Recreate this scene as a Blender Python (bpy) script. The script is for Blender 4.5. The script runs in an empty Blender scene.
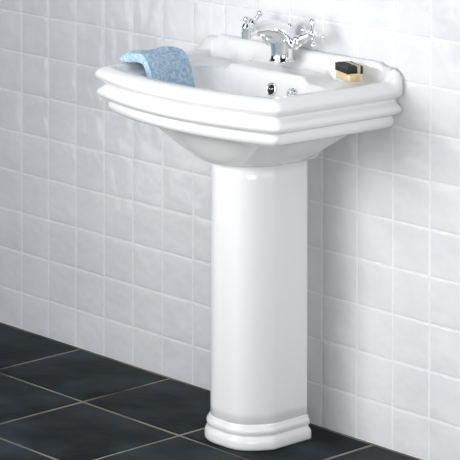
import bpy, bmesh, math, random
from mathutils import Vector, Matrix, noise
random.seed(7)
C = bpy.context.scene
COL = C.collection
PI = math.pi

# ------------------------------------------------------------------ camera
cam_d = bpy.data.cameras.new('camera')
cam = bpy.data.objects.new('camera', cam_d)
COL.objects.link(cam)
cam.location = (4.9787, -4.3501, 1.8528)
cam.rotation_euler = (PI / 2 - 0.023, 0, 0.878)
cam_d.sensor_width = 36
cam_d.lens = 2536.96 / 460 * 36
cam_d.shift_x = (230 + 41.466) / 460
cam_d.shift_y = -(230 + 319.615) / 460
cam_d.clip_end = 100
C.camera = cam

# ------------------------------------------------------------------ world, lights, exposure
w = bpy.data.worlds.new('room_light')
C.world = w
w.use_nodes = True
wb = w.node_tree.nodes['Background']
wb.inputs[1].default_value = 0.80
wn, wl = w.node_tree.nodes, w.node_tree.links
wtc = wn.new('ShaderNodeTexCoord')
wsep = wn.new('ShaderNodeSeparateXYZ')
wl.new(wtc.outputs['Generated'], wsep.inputs[0])


def wmath(op, a, b=None):
    m = wn.new('ShaderNodeMath')
    m.operation = op
    for i, v in enumerate((a, b)):
        if isinstance(v, (int, float)):
            m.inputs[i].default_value = v
        elif v is not None:
            wl.new(v, m.inputs[i])
    return m.outputs[0]


# invented bright and dark bands around the horizon, giving the chrome dark reflections
waz = wmath('ARCTAN2', wsep.outputs['Y'], wsep.outputs['X'])
wsi = wmath('SINE', wmath('ADD', wmath('MULTIPLY', waz, 3.0), 0.5))
wsi = wmath('ADD', wsi, wmath('MULTIPLY', wsep.outputs['Z'], -0.15))
wrp = wn.new('ShaderNodeValToRGB')
wrp.color_ramp.elements[0].position = .40
wrp.color_ramp.elements[0].color = (.03, .03, .035, 1)
wrp.color_ramp.elements[1].position = .52
wrp.color_ramp.elements[1].color = (1.74, 1.83, 1.94, 1)
wl.new(wmath('ADD', wmath('MULTIPLY', wsi, .5), .5), wrp.inputs['Fac'])
wl.new(wrp.outputs['Color'], wb.inputs[0])



def area(name, loc, target, sx, sy, power, color, spread=180):
    d = bpy.data.lights.new(name, 'AREA')
    d.shape = 'RECTANGLE'
    d.size = sx
    d.size_y = sy
    d.energy = power
    d.color = color
    d.spread = math.radians(spread)
    o = bpy.data.objects.new(name, d)
    COL.objects.link(o)
    o.location = loc
    o.rotation_euler = (Vector(target) - Vector(loc)).to_track_quat('-Z', 'Y').to_euler()
    return o


area('softbox_light', (0.62, -1.85, 1.15), (1.42, 0, 0.68), 0.9, 0.9, 5.6, (1.0, 0.985, 0.965), 80)
area('added_fill_light', (3.5, -1.9, 0.85), (1.1, -.2, 0.6), 1.4, 1.4, 15, (1.0, 0.99, 0.975), 110)  # added fill without a known source, lifts the faces turned right
area('reflection_panel', (-0.70, -1.54, 0.86), (1.15, 0, 0.86), 0.64, 1.66, 4.5, (1.0, 1.0, 1.0))  # added bright panel, no real window; its reflection brightens the upper right tiles

vs = C.view_settings
vs.view_transform = 'Standard'
vs.look = 'None'
vs.exposure = 0.0
vs.gamma = 1.0
vs.use_curve_mapping = False


# ------------------------------------------------------------------ materials
def mat(name, color, rough=0.4, metal=0.0, spec=0.5, coat=0.0):
    m = bpy.data.materials.new(name)
    m.use_nodes = True
    b = m.node_tree.nodes['Principled BSDF']
    b.inputs['Base Color'].default_value = (*color, 1)
    b.inputs['Roughness'].default_value = rough
    b.inputs['Metallic'].default_value = metal
    b.inputs['Specular IOR Level'].default_value = spec
    b.inputs['Coat Weight'].default_value = coat
    return m


def nodes(m):
    return m.node_tree.nodes, m.node_tree.links, m.node_tree.nodes['Principled BSDF']


def add_noise(m, scale, detail, c0, c1, p0=0.35, p1=0.65, bump=0.0, bdist=0.002, bscale=None, rough=None):
    n, l, b = nodes(m)
    tc = n.new('ShaderNodeTexCoord')
    t = n.new('ShaderNodeTexNoise')
    t.inputs['Scale'].default_value = scale
    t.inputs['Detail'].default_value = detail
    l.new(tc.outputs['Object'], t.inputs['Vector'])
    r = n.new('ShaderNodeValToRGB')
    r.color_ramp.elements[0].position = p0
    r.color_ramp.elements[1].position = p1
    r.color_ramp.elements[0].color = (*c0, 1)
    r.color_ramp.elements[1].color = (*c1, 1)
    l.new(t.outputs['Fac'], r.inputs['Fac'])
    l.new(r.outputs['Color'], b.inputs['Base Color'])
    if rough:
        mr = n.new('ShaderNodeMapRange')
        mr.inputs['To Min'].default_value = rough[0]
        mr.inputs['To Max'].default_value = rough[1]
        l.new(t.outputs['Fac'], mr.inputs['Value'])
        l.new(mr.outputs['Result'], b.inputs['Roughness'])
    if bump:
        t2 = n.new('ShaderNodeTexNoise')
        t2.inputs['Scale'].default_value = bscale or scale
        t2.inputs['Detail'].default_value = 2
        l.new(tc.outputs['Object'], t2.inputs['Vector'])
        bp = n.new('ShaderNodeBump')
        bp.inputs['Strength'].default_value = bump
        bp.inputs['Distance'].default_value = bdist
        l.new(t2.outputs['Fac'], bp.inputs['Height'])
        l.new(bp.outputs['Normal'], b.inputs['Normal'])
    return m


M_tile = add_noise(mat('glazed_white_tile', (.74, .75, .77), .12), 7, 3, (.66, .67, .69), (.72, .725, .735),
                   bump=1.0, bdist=.006, bscale=13)
M_grout = add_noise(mat('pale_grout', (.74, .74, .73), .85), 60, 3, (.71, .715, .72), (.78, .78, .78))
M_slate = add_noise(mat('dark_slate', (.02, .026, .03), .5, 0, .07), 5.5, 6, (.003, .006, .007), (.040, .054,  .065),
                    .44, .80, bump=.4, bdist=.003, bscale=22, rough=(.36, .62))
M_fgrout = add_noise(mat('sandy_grout', (.2, .18, .15), .9), 3.2, 4, (.035, .036, .036), (.27, .245, .20), .40, .58)
M_china = add_noise(mat('white_vitreous_china', (.9, .9, .9), .09, 0, .5), 3, 1, (.775, .78, .785), (.79, .79, .79))
M_chrome = mat('polished_chrome', (.82, .83, .84), .05, 1.0)
M_dark = mat('dark_hole', (.006, .006, .007), .6)
M_towel = add_noise(mat('blue_terry', (.2, .4, .62), .95, 0, .2), 130, 4, (.30, .45, .60), (.56, .69, .80), .36, .66)
M_wood = mat('pale_varnished_wood', (.62, .5, .28), .35)
n_, l_, b_ = nodes(M_wood)
wv = n_.new('ShaderNodeTexWave'); wv.inputs['Scale'].default_value = 60; wv.inputs['Distortion'].default_value = 3
tc_ = n_.new('ShaderNodeTexCoord'); l_.new(tc_.outputs['Object'], wv.inputs['Vector'])
rp_ = n_.new('ShaderNodeValToRGB')
rp_.color_ramp.elements[0].color = (.52, .40, .20, 1); rp_.color_ramp.elements[1].color = (.72, .62, .40, 1)
l_.new(wv.outputs['Fac'], rp_.inputs['Fac']); l_.new(rp_.outputs['Color'], b_.inputs['Base Color'])
M_bristle = add_noise(mat('black_bristle', (.012, .013, .013), .55), 350, 2, (.006, .007, .007), (.03, .03, .03))
M_porcelain = mat('porcelain_button', (.9, .9, .9), .1)


# ------------------------------------------------------------------ helpers
def obj(name, bm, m, parent=None, smooth=True):
    me = bpy.data.meshes.new(name)
    bmesh.ops.recalc_face_normals(bm, faces=bm.faces[:])
    bm.to_mesh(me)
    bm.free()
    for p in me.polygons:
        p.use_smooth = smooth and not (p.material_index and len(p.vertices) == 4 and name in ('wall_back', 'floor'))
    for k in (m if isinstance(m, (list, tuple)) else [m]):
        me.materials.append(k)
    o = bpy.data.objects.new(name, me)
    COL.objects.link(o)
    if parent:
        o.parent = parent
    return o


def thing(name, label, cat, loc=(0, 0, 0)):
    o = bpy.data.objects.new(name, None)
    COL.objects.link(o)
    o.empty_display_size = .05
    o.location = loc
    o['label'] = label
    o['category'] = cat
    return o


def tag(o, label, cat):
    o['label'] = label
    o['category'] = cat


def loft(bm, rings, cap0=False, cap1=False, closed=True):
    vr = [[bm.verts.new(p) for p in r] for r in rings]
    n = len(vr[0])
    for a, b in zip(vr, vr[1:]):
        for i in range(n if closed else n - 1):
            j = (i + 1) % n
            bm.faces.new((a[i], a[j], b[j], b[i]))
    if cap0:
        bm.faces.new(vr[0])
    if cap1:
        bm.faces.new(vr[-1][::-1])
    return vr


def frame(d):
    d = Vector(d).normalized()
    u = d.orthogonal().normalized()
    return d, u, d.cross(u)


def lathe(bm, origin, axis, prof, n=24):
    """prof: list of (distance along axis, radius)"""
    d, u, v = frame(axis)
    o = Vector(origin)
    rings = []
    for t, r in prof:
        r = max(r, 1e-5)
        rings.append([o + d * t + (u * math.cos(2 * PI * i / n) + v * math.sin(2 * PI * i / n)) * r for i in range(n)])
    loft(bm, rings, True, True)


def tube(bm, pts, rad, n=18, sub=5):
    P = [Vector(p) for p in pts]
    out, rr = [], []
    for i in range(len(P) - 1):
        p0, p1, p2, p3 = P[max(i - 1, 0)], P[i], P[i + 1], P[min(i + 2, len(P) - 1)]
        for k in range(sub):
            t = k / sub
            out.append(.5 * ((2 * p1) + (p2 - p0) * t + (2 * p0 - 5 * p1 + 4 * p2 - p3) * t * t + (3 * p1 - p0 - 3 * p2 + p3) * t ** 3))
            rr.append(rad[i] * (1 - t) + rad[i + 1] * t)
    out.append(P[-1]); rr.append(rad[-1])
    rings = []
    u = None
    for i, p in enumerate(out):
        d = (out[min(i + 1, len(out) - 1)] - out[max(i - 1, 0)]).normalized()
        u = d.orthogonal().normalized() if u is None else (u - d * u.dot(d)).normalized()
        v = d.cross(u)
        rings.append([p + (u * math.cos(2 * PI * j / n) + v * math.sin(2 * PI * j / n)) * rr[i] for j in range(n)])
    loft(bm, rings, True, True)


def sstep(a, b, x):
    t = min(max((x - a) / (b - a), 0), 1)
    return t * t * (3 - 2 * t)


def lerp(a, b, t):
    return a + (b - a) * t


# ------------------------------------------------------------------ the setting
TP = .105


def tile_sheet(us, vs_, gap, edge, drop, place, tilt, n=4):
    """one mesh of many pillowed tiles; us/vs_ are joint positions"""
    bm = bmesh.new()
    for u0, u1 in zip(us, us[1:]):
        for v0, v1 in zip(vs_, vs_[1:]):
            a0, a1, b0, b1 = u0 + gap / 2, u1 - gap / 2, v0 + gap / 2, v1 - gap / 2
            tx, ty, h0 = random.gauss(0, tilt), random.gauss(0, tilt), random.gauss(0, tilt * .02)
            def axis_vals(p, q):
                jit = random.uniform(-.0006, .0006)
                p, q = p + jit, q + jit
                return [p, p + edge * .35, p + edge] + [lerp(p + edge, q - edge, k / n) for k in range(1, n)] + [q - edge, q - edge * .35, q]
            A, B = axis_vals(a0, a1), axis_vals(b0, b1)
            na, nb = len(A), len(B)
            g = []
            for i, a in enumerate(A):
                row = []
                for j, b in enumerate(B):
                    k = min(i, j, na - 1 - i, nb - 1 - j)
                    h = {0: -drop, 1: -drop * .28}.get(k, 0.0)
                    h += h0 + (a - (a0 + a1) / 2) * tx + (b - (b0 + b1) / 2) * ty
                    row.append(bm.verts.new(place(a, b, h)))
                g.append(row)
            for i in range(na - 1):
                for j in range(nb - 1):
                    bm.faces.new((g[i][j], g[i + 1][j], g[i + 1][j + 1], g[i][j + 1]))
    return bm


cols = [k * TP for k in range(-14, 31)]
rows = [-.0087] + [.0963 + k * TP for k in range(0, 22)]
rows[0] = .0
bm = tile_sheet(cols, rows, .0030, .0040, .0011, lambda a, b, h: (a, -.002 - h, b), .0028)
# grout bed behind the tiles
q = [bm.verts.new(p) for p in ((cols[0], -.0014, 0), (cols[-1], -.0014, 0), (cols[-1], -.0014, rows[-1]), (cols[0], -.0014, rows[-1]))]
gf = bm.faces.new(q)
q2 = [bm.verts.new(p) for p in ((cols[0], .08, 0), (cols[-1], .08, 0), (cols[-1], .08, rows[-1]), (cols[0], .08, rows[-1]))]
fs = [gf, bm.faces.new(q2[::-1])]
for i in range(4):
    fs.append(bm.faces.new((q[i], q[(i + 1) % 4], q2[(i + 1) % 4], q2[i])))
for f in fs:
    f.material_index = 1
wall = obj('wall_back', bm, [M_tile, M_grout])
wall['kind'] = 'structure'

FP = .3256
fx = [.2299 + k * FP for k in range(-6, 17)]
fy = [.03 - .0, -.2952] + [-.2952 - FP * k for k in range(1, 16)]
fy[0] = -.003
bm = tile_sheet(fx, fy[::-1], .0065, .004, .0016, lambda a, b, h: (a, b, -.0005 + h), .0008, 3)
q = [bm.verts.new(p) for p in ((fx[0], .08, -.0016), (fx[-1], .08, -.0016), (fx[-1], fy[-1], -.0016), (fx[0], fy[-1], -.0016))]
q2 = [bm.verts.new((v.co.x, v.co.y, -.08)) for v in q]
fs = [bm.faces.new(q), bm.faces.new(q2[::-1])]
for i in range(4):
    fs.append(bm.faces.new((q[i], q[(i + 1) % 4], q2[(i + 1) % 4], q2[i])))
for f in fs:
    f.material_index = 1
floor = obj('floor', bm, [M_slate, M_fgrout])
floor['kind'] = 'structure'

# ------------------------------------------------------------------ plan outlines
XC = .98
NA = 400


def plan_poly(hw0, hw1, db, dc, df, p, r):
    """half plan from the back middle round the right side to the front middle, then mirrored"""
    half = [(0, db), (hw0, db)]
    side = [(lerp(hw0, hw1, t), lerp(db, dc, t)) for t in [k / 30 for k in range(1, 31)]]
    front = []
    for k in range(1, 61):
        x = hw1 * (1 - k / 60)
        front.append((x, dc + (df - dc) * (1 - (x / hw1) ** p)))
    pts = half + side + front
    if r > 0:                                      # soften the front corner by averaging along the line
        dense = []
        for (x0, y0), (x1, y1) in zip(pts, pts[1:]):
            L = math.hypot(x1 - x0, y1 - y0)
            m = max(1, int(L / .002))
            dense += [(lerp(x0, x1, k / m), lerp(y0, y1, k / m)) for k in range(m)]
        dense.append(pts[-1])
        kk = max(1, int(r / .002))
        sm = []
        for i, (x, y) in enumerate(dense):
            if math.hypot(x - hw1, y - dc) < 3 * r:
                k = min(kk, i, len(dense) - 1 - i)
                seg = dense[i - k:i + k + 1]
                sm.append((sum(s[0] for s in seg) / len(seg), sum(s[1] for s in seg) / len(seg)))
            else:
                sm.append((x, y))
        pts = sm
    return pts + [(-x, y) for x, y in pts[-2:0:-1]]


def cast(poly, cy, ang=None):
    """one radius per fixed angle about (0, cy)"""
    res = []
    import bisect
    pol = sorted((math.atan2(y - cy, x) % (2 * PI), x, y) for x, y in poly)
    keys = [a[0] for a in pol]
    n = len(pol)
    for i in range(NA):
        th = 2 * PI * (i + .5) / NA
        k = bisect.bisect(keys, th)
        a, b = pol[(k - 1) % n], pol[k % n]
        dx, dy = math.cos(th), math.sin(th)
        ax, ay, bx, by = a[1], a[2] - cy, b[1], b[2] - cy
        ex, ey = bx - ax, by - ay
        den = dx * ey - dy * ex
        t = (ax * ey - ay * ex) / den if abs(den) > 1e-12 else math.hypot(ax, ay)
        res.append((dx * t, cy + dy * t))
    return res


def ring3(plan, z):
    return [(x, -y, z) for x, y in plan]


# ------------------------------------------------------------------ wash basin
CY = .24
BK = .004                                           # the back sits flat against the tiles


def basin_plan(d, db=BK):
    return cast(plan_poly(.283 + d, .262 + d, db, .362 + d * .75, .412 + d, 2.0, .010), CY)


BP = 6.5
BW, BD0, BD1 = .208, .122, .374                     # bowl opening
BCY = (BD0 + BD1) / 2


def bowl_poly(sc=0.0):
    a, b, p = BW + sc, (BD1 - BD0) / 2 + sc, BP
    pts = []
    for k in range(720):
        t = 2 * PI * k / 720
        c, s = math.cos(t), math.sin(t)
        pts.append((a * math.copysign(abs(c) ** (2 / p), c), BCY + b * math.copysign(abs(s) ** (2 / p), s)))
    return pts


def top_z(x, d, e):
    """height of the top surface; e = distance inside the crest line of the rim"""
    ax = abs(x)
    deck = .8150
    roll = .8150 + .0152 * (1 - sstep(.004, .020, e))
    z = max(deck, roll)
    # raised tap platform, widening into the back ledge
    half = .120 + .115 * (1 - sstep(.020, .036, d))
    pl = 1 - sstep(half - .012, half + .014, ax)
    pz = .829 + .034 * (1 - min(max((d - .022) / .030, 0), 1)) ** 2
    fr = 1 - sstep(.20, .26, d)
    z = lerp(z, max(z, pz), pl * fr)
    # thin ledge along the wall, with the sides rising to it
    lg = 1 - sstep(.016, .029, d)
    return lerp(z, lerp(.868, .860, sstep(.249, .259, ax)), lg)


SX, SY = 1.6, .45                                            # the side walls slope more than the back wall


def bowl_z(s, ze):
    zb = .700
    return zb + (ze - zb) * (s ** 2.3)


basin = thing('wash_basin', 'white ceramic wash basin with stepped moulded rim on the wall and pedestal', 'basin', (XC, 0, .637))
bm = bmesh.new()
PED_TOP = cast(plan_poly(.100, .098, .085, .195, .268, 3.0, .008), CY - .05)
prof = [(-.030, .7238), (-.014, .7230), (-.006, .7246), (.0010, .7300), (.0040, .7380), (.0032, .7460), (.0010, .7505), (.0030, .7535),
        (.0110, .7552), (.0190, .7588), (.0240, .7642), (.0258, .7704), (.0242, .7760), (.0195, .7805), (.0140, .7842), (.0108, .7872), (.0108, .7900),
        (.0140, .7930), (.0205, .7965), (.0265, .8020), (.0295, .8095), (.0275, .8170), (.0200, .8242), (.0085, .8290), (-.004, .8302)]
rings = []
bottom = cast(plan_poly(.112, .110, .075, .205, .286, 2.6, .012), CY)
under0 = basin_plan(-.030)
for k in range(25):
    u = 1 - k / 24
    g = sstep(.04, 1.16, u) / sstep(.04, 1.16, 1)
    pl = [(lerp(a[0], b[0], u), lerp(a[1], b[1], u)) for a, b in zip(under0, bottom)]
    rings.append(ring3(pl, .7238 - .0868 * g))
rings.pop()
for d, z in prof:
    rings.append(ring3(basin_plan(d), z))
# the last outer rings near the wall lift with the top surface
crest = basin_plan(-.004)
for ri in range(len(rings) - 5, len(rings)):
    rr = rings[ri]
    new = []
    for (x, y, z) in rr:
        dd = -y
        kz = sstep(.79, .830, z)
        zt = top_z(x, dd, 0)
        new.append((x, y, z + (zt - .830) * kz))
    rings[ri] = new
bo = cast(bowl_poly(.007), CY)
bi = cast(bowl_poly(0), CY)
NT = 46
for k in range(1, NT + 1):
    t = (k / NT) ** 1.25
    r = []
    for a, b in zip(crest, bo):
        x, d = lerp(a[0], b[0], t), lerp(a[1], b[1], t)
        e = math.hypot(x - a[0], d - a[1])
        back = a[1] <= BK + .0005
        r.append((x, -d, top_z(x, d, .1 if back and abs(a[0]) < .25 else e)))
    rings.append(r)
edge = [p[2] for p in rings[-1]]
for f, dz in ((.35, .0012), (.75, .0042)):
    rings.append([(lerp(a[0], b[0], f), -lerp(a[1], b[1], f), z - dz) for a, b, z in zip(bo, bi, edge)])
for k in range(0, 40):
    s = 1 - (k / 40) * .985
    rings.append([(b[0] * s ** SX, -(BCY + (b[1] - BCY) * s ** SY), bowl_z(s, z - .010)) for b, z in zip(bi, edge)])
rings = [[(x, y, z - .637) for x, y, z in r] for r in rings]
loft(bm, rings, True, True)
body = obj('basin_body', bm, M_china, basin)


def back_wall(x, z):
    """distance from the wall of the bowl's back face at local x, height z"""
    ze = top_z(x, BD0, .1) - .010
    s = ((z - .700) / (ze - .700)) ** (1 / 2.3)
    b = (BD1 - BD0) / 2 * s ** SY * (1 - abs(x / BW / s ** SX) ** BP) ** (1 / BP)
    return BCY - b


def on_wall(x, z):
    d = back_wall(x, z)
    d2 = back_wall(x, z - .01)
    nrm = Vector((0, -.01, d2 - d)).normalized()
    return Vector((x, -d, z - .637)), nrm


OVX, OVZ = .030, .789
p, nrm = on_wall(OVX, OVZ)
bm = bmesh.new()
lathe(bm, p - nrm * .003, nrm, [(0, .0155), (.0052, .0158), (.0072, .0146), (.0078, .0126), (.0062, .0102), (.0030, .0098)], 40)
ring_o = obj('overflow_ring', bm, M_chrome, basin)
ring_o['label'] = 'round chrome overflow ring'
bm = bmesh.new()
lathe(bm, p - nrm * .0005, nrm, [(0, .0099), (.0040, .0099)], 32)
o = obj('overflow_hole', bm, M_dark, ring_o)
o['label'] = 'dark opening'
o.location = (0, 0, 0)
bm = bmesh.new()
dd, uu, vv = frame(nrm)
for s in (-1, 1):
    lathe(bm, p - Vector((0, 0, s * 0)) + nrm * .0042, Vector((s, 0, .35)), [(0, .0012), (.0088, .0012)], 8)
obj('overflow_bar', bm, M_chrome, ring_o)

p, nrm = on_wall(OVX +  .065, .793)
bm = bmesh.new()
lathe(bm, p - nrm * .003, nrm, [(0, .0085), (.0048, .0088), (.0066, .0072), (.0074, .004), (.0120, .004), (.0130, .0058), (.0155, .0058), (.0165, .003)], 24)
st = obj('chain_stay', bm, M_chrome, basin)
st['label'] = 'small chrome plug chain stay'
bm = bmesh.new()
tp = p + nrm * .0125
tube(bm, [tp + Vector((0, 0, .003)), tp + Vector((.0045, -.0015, -.002)), tp + Vector((.004, -.002, -.012)), tp + Vector((0, -.002, -.018)),
          tp + Vector((-.004, -.002, -.012)), tp + Vector((-.0045, -.0015, -.002)), tp + Vector((0, 0, .003))], [.0018] * 7, 10)
obj('chain_loop', bm, M_chrome, st)

# ------------------------------------------------------------------ pedestal
ped = thing('basin_pedestal', 'tall white ceramic pedestal with moulded foot standing on the dark slate floor', 'pedestal', (XC + .0135, 0, 0))
PY = CY - .05


def ped_plan(d):
    return cast(plan_poly(.0870 + d, .0860 + d, .088 - d * .2, .193 + d, .264 + d * 1.1, 3.3, .004), PY)


bm = bmesh.new()
rr = []
for k in range(20):
    t = k / 19
    z = lerp(.050, .6365, t)
    rr.append(ring3(ped_plan(.003 * (1 - t) + .0015 * t), z))
loft(bm, rr, True, True)
obj('column', bm, M_china, ped)
bm = bmesh.new()
rr = []
for d, z in [(.011, .0), (.0130, .003), (.0138, .009), (.0132, .018), (.0115, .024), (.0080, .0275), (.0065, .0300), (.0072, .0320),
             (.0092, .0350), (.0102, .0400), (.0095, .0450), (.0072, .0480), (.0060, .0500), (.0055, .0525), (.0040, .0550), (.0015, .0562)]:
    rr.append(ring3(ped_plan(d), z))
loft(bm, rr, True, True)
obj('foot', bm, M_china, ped)

# ------------------------------------------------------------------ mixer tap
TD = .063
TZ = max(top_z(x_ * .030, TD + y_ * .030, .1) for x_ in (-1, 0, 1) for y_ in (-1, -.7, 0, .7, 1)) + .0004
tap = thing('mixer_tap', 'chrome mixer tap with two cross handles on the back of the basin', 'tap', (XC, -TD, TZ))
bm = bmesh.new()
lathe(bm, (0, 0, 0), (0, 0, 1), [(0, .0298), (.003, .0298), (.005, .0275), (.014, .0258), (.026, .0262), (.040, .0290), (.054, .0310), (.064, .0295), (.072, .0240), (.078, .0140), (.080, .003)], 40)
obj('tap_body', bm, M_chrome, tap)
bm = bmesh.new()
tube(bm, [(0, .010, .052), (0, -.010, .064), (0, -.036, .0765), (0, -.066, .0810), (0, -.094, .0780), (0, -.108, .0740), (0, -.115, .0740)],
     [.030, .0285, .0235, .0175, .0115, .0100, .0095], 24, 8)
sp = obj('spout', bm, M_chrome, tap)
bm = bmesh.new()
lathe(bm, (0, -.116, .098), (0, -.12, -1), [(-.003, .002), (-.001, .007), (.001, .0098), (.006, .0105), (.008, .0118), (.011, .0118), (.012, .0105), (.033, .0105), (.035, .0092), (.034, .0075)], 32)
obj('nozzle', bm, M_chrome, sp)
for s in (-1, 1):
    ax = Vector((s * .89, 0, .45)).normalized()
    o0 = Vector((s * .013, 0, .034))
    bm = bmesh.new()
    lathe(bm, o0, ax, [(.012, .0095), (.021, .0100), (.022, .0155), (.026, .0165), (.029, .0150), (.031, .0105), (.036, .0100), (.037, .0135),
                       (.043, .0135), (.044, .0100), (.052, .0088), (.055, .0115), (.061, .0115), (.063, .0085), (.084, .0075), (.086, .005)], 32)
    vb = obj('valve_neck', bm, M_chrome, tap)
    bm = bmesh.new()
    hc = o0 + ax * .092
    lathe(bm, hc - ax * .010, ax, [(0, .008), (.003, .0115), (.012, .0120), (.017, .0110), (.019, .008)], 28)
    y = Vector((0, -1, 0))
    wv_ = ax.cross(y).normalized()
    if wv_.z < 0:
        wv_ = -wv_
    rot = math.radians(23 if s > 0 else 28)
    e1 = y * math.cos(rot) + wv_ * math.sin(rot)
    e2 = ax.cross(e1)
    for e in (e1, -e1, e2, -e2):
        lathe(bm, hc, e, [(.005, .0058), (.014, .0042), (.021, .0036), (.024, .0050), (.026, .0066), (.030, .0074), (.034, .0062), (.0365, .003)], 16)
    hd = obj('cross_handle', bm, M_chrome, tap)
    bm = bmesh.new()
    lathe(bm, hc + ax * .0085, ax, [(0, .0075), (.002, .0072), (.0032, .004), (.0035, .001)], 20)
    ib = obj('handle_button', bm, M_porcelain, hd)
    ib['label'] = 'round white button'
bm = bmesh.new()
lathe(bm, (-.010, .0375, .024), (0, 0, 1), [(0, .0026), (.006, .0026), (.008, .0026), (.040, .0026), (.042, .0060), (.046, .0075), (.054, .0070), (.058, .004), (.0585, .001)], 20)
obj('pop_up_knob', bm, M_chrome, tap)

# ------------------------------------------------------------------ towel
NAx, NDy = 90, 110
path = [(-.276, .836), (-.270, .846), (-.255, .855), (-.234, .859), (-.207, .856), (-.187, .845), (-.170, .825), (-.158, .800), (-.150, .775), (-.145, .748)]


def on_path(t):
    f = t * (len(path) - 1)
    i = min(int(f), len(path) - 2)
    k = f - i
    P = [Vector((a[0], a[1])) for a in path]
    p0, p1, p2, p3 = P[max(i - 1, 0)], P[i], P[i + 1], P[min(i + 2, len(P) - 1)]
    return .5 * ((2 * p1) + (p2 - p0) * k + (2 * p0 - 5 * p1 + 4 * p2 - p3) * k * k + (3 * p1 - p0 - 3 * p2 + p3) * k ** 3)


def basin_height(x, d):
    hb = (BD1 - BD0) / 2

    def out(q):
        return (abs(x) / (BW * q ** SX)) ** BP + (abs(d - BCY) / (hb * q ** SY)) ** BP
    if out(1) < 1:
        lo, hi = .01, 1.0
        for _ in range(24):
            q = (lo + hi) / 2
            lo, hi = (lo, q) if out(q) < 1 else (q, hi)
        return bowl_z(hi, top_z(x / hi ** SX, BCY + (d - BCY) / hi ** SY, .1) - .010) + .006 * sstep(.9, 1, hi)
    return top_z(x, d, 0 if abs(x) > .235 or d > .37 else .1)


def towel_pt(t, v, under=0.0):
    q = on_path(t)
    q2 = on_path(min(t + .01, 1)); q1 = on_path(max(t - .01, 0))
    tg = (q2 - q1).normalized()
    nn = Vector((-tg.y, tg.x))
    if nn.y < 0 and t < .6:
        nn = -nn
    d = lerp(.316, .188, v) + .006 * math.sin(7 * t + 2)
    edge_ = min(v, 1 - v, t, (1 - t)) / .06
    lift = .0 if under else 0
    wob = .004 * noise.noise(Vector((t * 4, v * 3, 2.0)))
    th = .024 * math.sqrt(max(0.0, 1 - (1 - min(edge_, 1)) ** 2))
    q = q + nn * (wob * min(1, edge_) - (th if under else 0))
    zmin = basin_height(q.x, d) + (.004 if under else .0075)
    return Vector((q.x, -d, max(q.y, zmin)))


bm = bmesh.new()
gt, gb = [], []
for i in range(NAx + 1):
    rt, rb = [], []
    for j in range(NDy + 1):
        t, v = i / NAx, j / NDy
        a = towel_pt(t, v)
        fz = .0016 * noise.noise(a * 420) + .0010 * random.uniform(-1, 1)
        a = a + Vector((fz * .4, random.uniform(-.0006, .0006), fz))
        rt.append(bm.verts.new(a))
        if i in (0, NAx) or j in (0, NDy):
            rb.append(rt[-1])
        else:
            rb.append(bm.verts.new(towel_pt(t, v, 1)))
    gt.append(rt); gb.append(rb)
for i in range(NAx):
    for j in range(NDy):
        bm.faces.new((gt[i][j], gt[i + 1][j], gt[i + 1][j + 1], gt[i][j + 1]))
        try:
            bm.faces.new((gb[i][j], gb[i][j + 1], gb[i + 1][j + 1], gb[i + 1][j]))
        except ValueError:
            pass
tw = obj('face_towel', bm, M_towel)
tw.location = (XC, 0, 0)
tag(tw, 'light blue terry towel draped over the left side of the basin', 'towel')

# ------------------------------------------------------------------ nail brush
B_ = math.radians(-23)
DECK = max(basin_height(1.190 - XC + u_ * .036 * math.cos(B_) - v_ * .022 * math.sin(B_) ,  .071 - u_ * .036 * math.sin(B_) - v_ * .022 * math.cos(B_))
           for u_ in (-1, -.5, 0, .5, 1) for v_ in (-1, 0, 1)) + .0003

br = thing('nail_brush', 'small nail brush with black bristles on the right shelf of the basin', 'brush', (1.190, -.071, DECK))
br.scale = (1.15, 1.15, 1.1)
br.rotation_euler = (0, 0, math.radians(-23))


def brush_block(bm, lx, ly, z0, z1, r, bow=0.0, seg=10):
    rings = []
    zs = [(z0, -.002), (z0 + .002, 0), (z1 - .002, 0), (z1, -.002)]
    for z, ins in zs:
        pts = []
        for cx, cy, a0 in ((1, 1, 0), (-1, 1, 90), (-1, -1, 180), (1, -1, 270)):
            for k in range(seg + 1):
                a = math.radians(a0 + 90 * k / seg)
                x = cx * (lx / 2 + ins - r) + math.cos(a) * r
                y = cy * (ly / 2 + ins - r) + math.sin(a) * r
                pts.append((x, y, z + bow * (1 - (2 * x / lx) ** 2)))
        rings.append(pts)
    loft(bm, rings, True, True)


bm = bmesh.new()
brush_block(bm, .060, .036, 0, .0170, .009)
obj('brush_back', bm, M_wood, br)['label'] = 'pale varnished wooden back'
M_pale = mat('pale_bristle', (.55, .50, .36), .6)
for nm, js, m_ in (('bristles', range(0, 7), M_bristle), ('pale_bristles', range(7, 9), M_pale), ('rear_bristles', range(9, 11), M_bristle)):
    bm = bmesh.new()
    for i in range(18):
        for j in js:
            x, y = -.0265 + .053 * i / 17, -.0150 + .030 * j / 10
            lathe(bm, (x + random.uniform(-.0004, .0004), y, .0162), (random.uniform(-.04, .04), random.uniform(-.04, .04), 1),
                  [(0, .0020), (.014, .0022), (.0155 + (.0012 if m_ is M_pale else 0) + random.uniform(-.0006, .0006), .0017)], 7)
    obj('bristles', bm, m_, br)['label'] = 'row of pale bristles' if m_ is M_pale else 'black bristles'
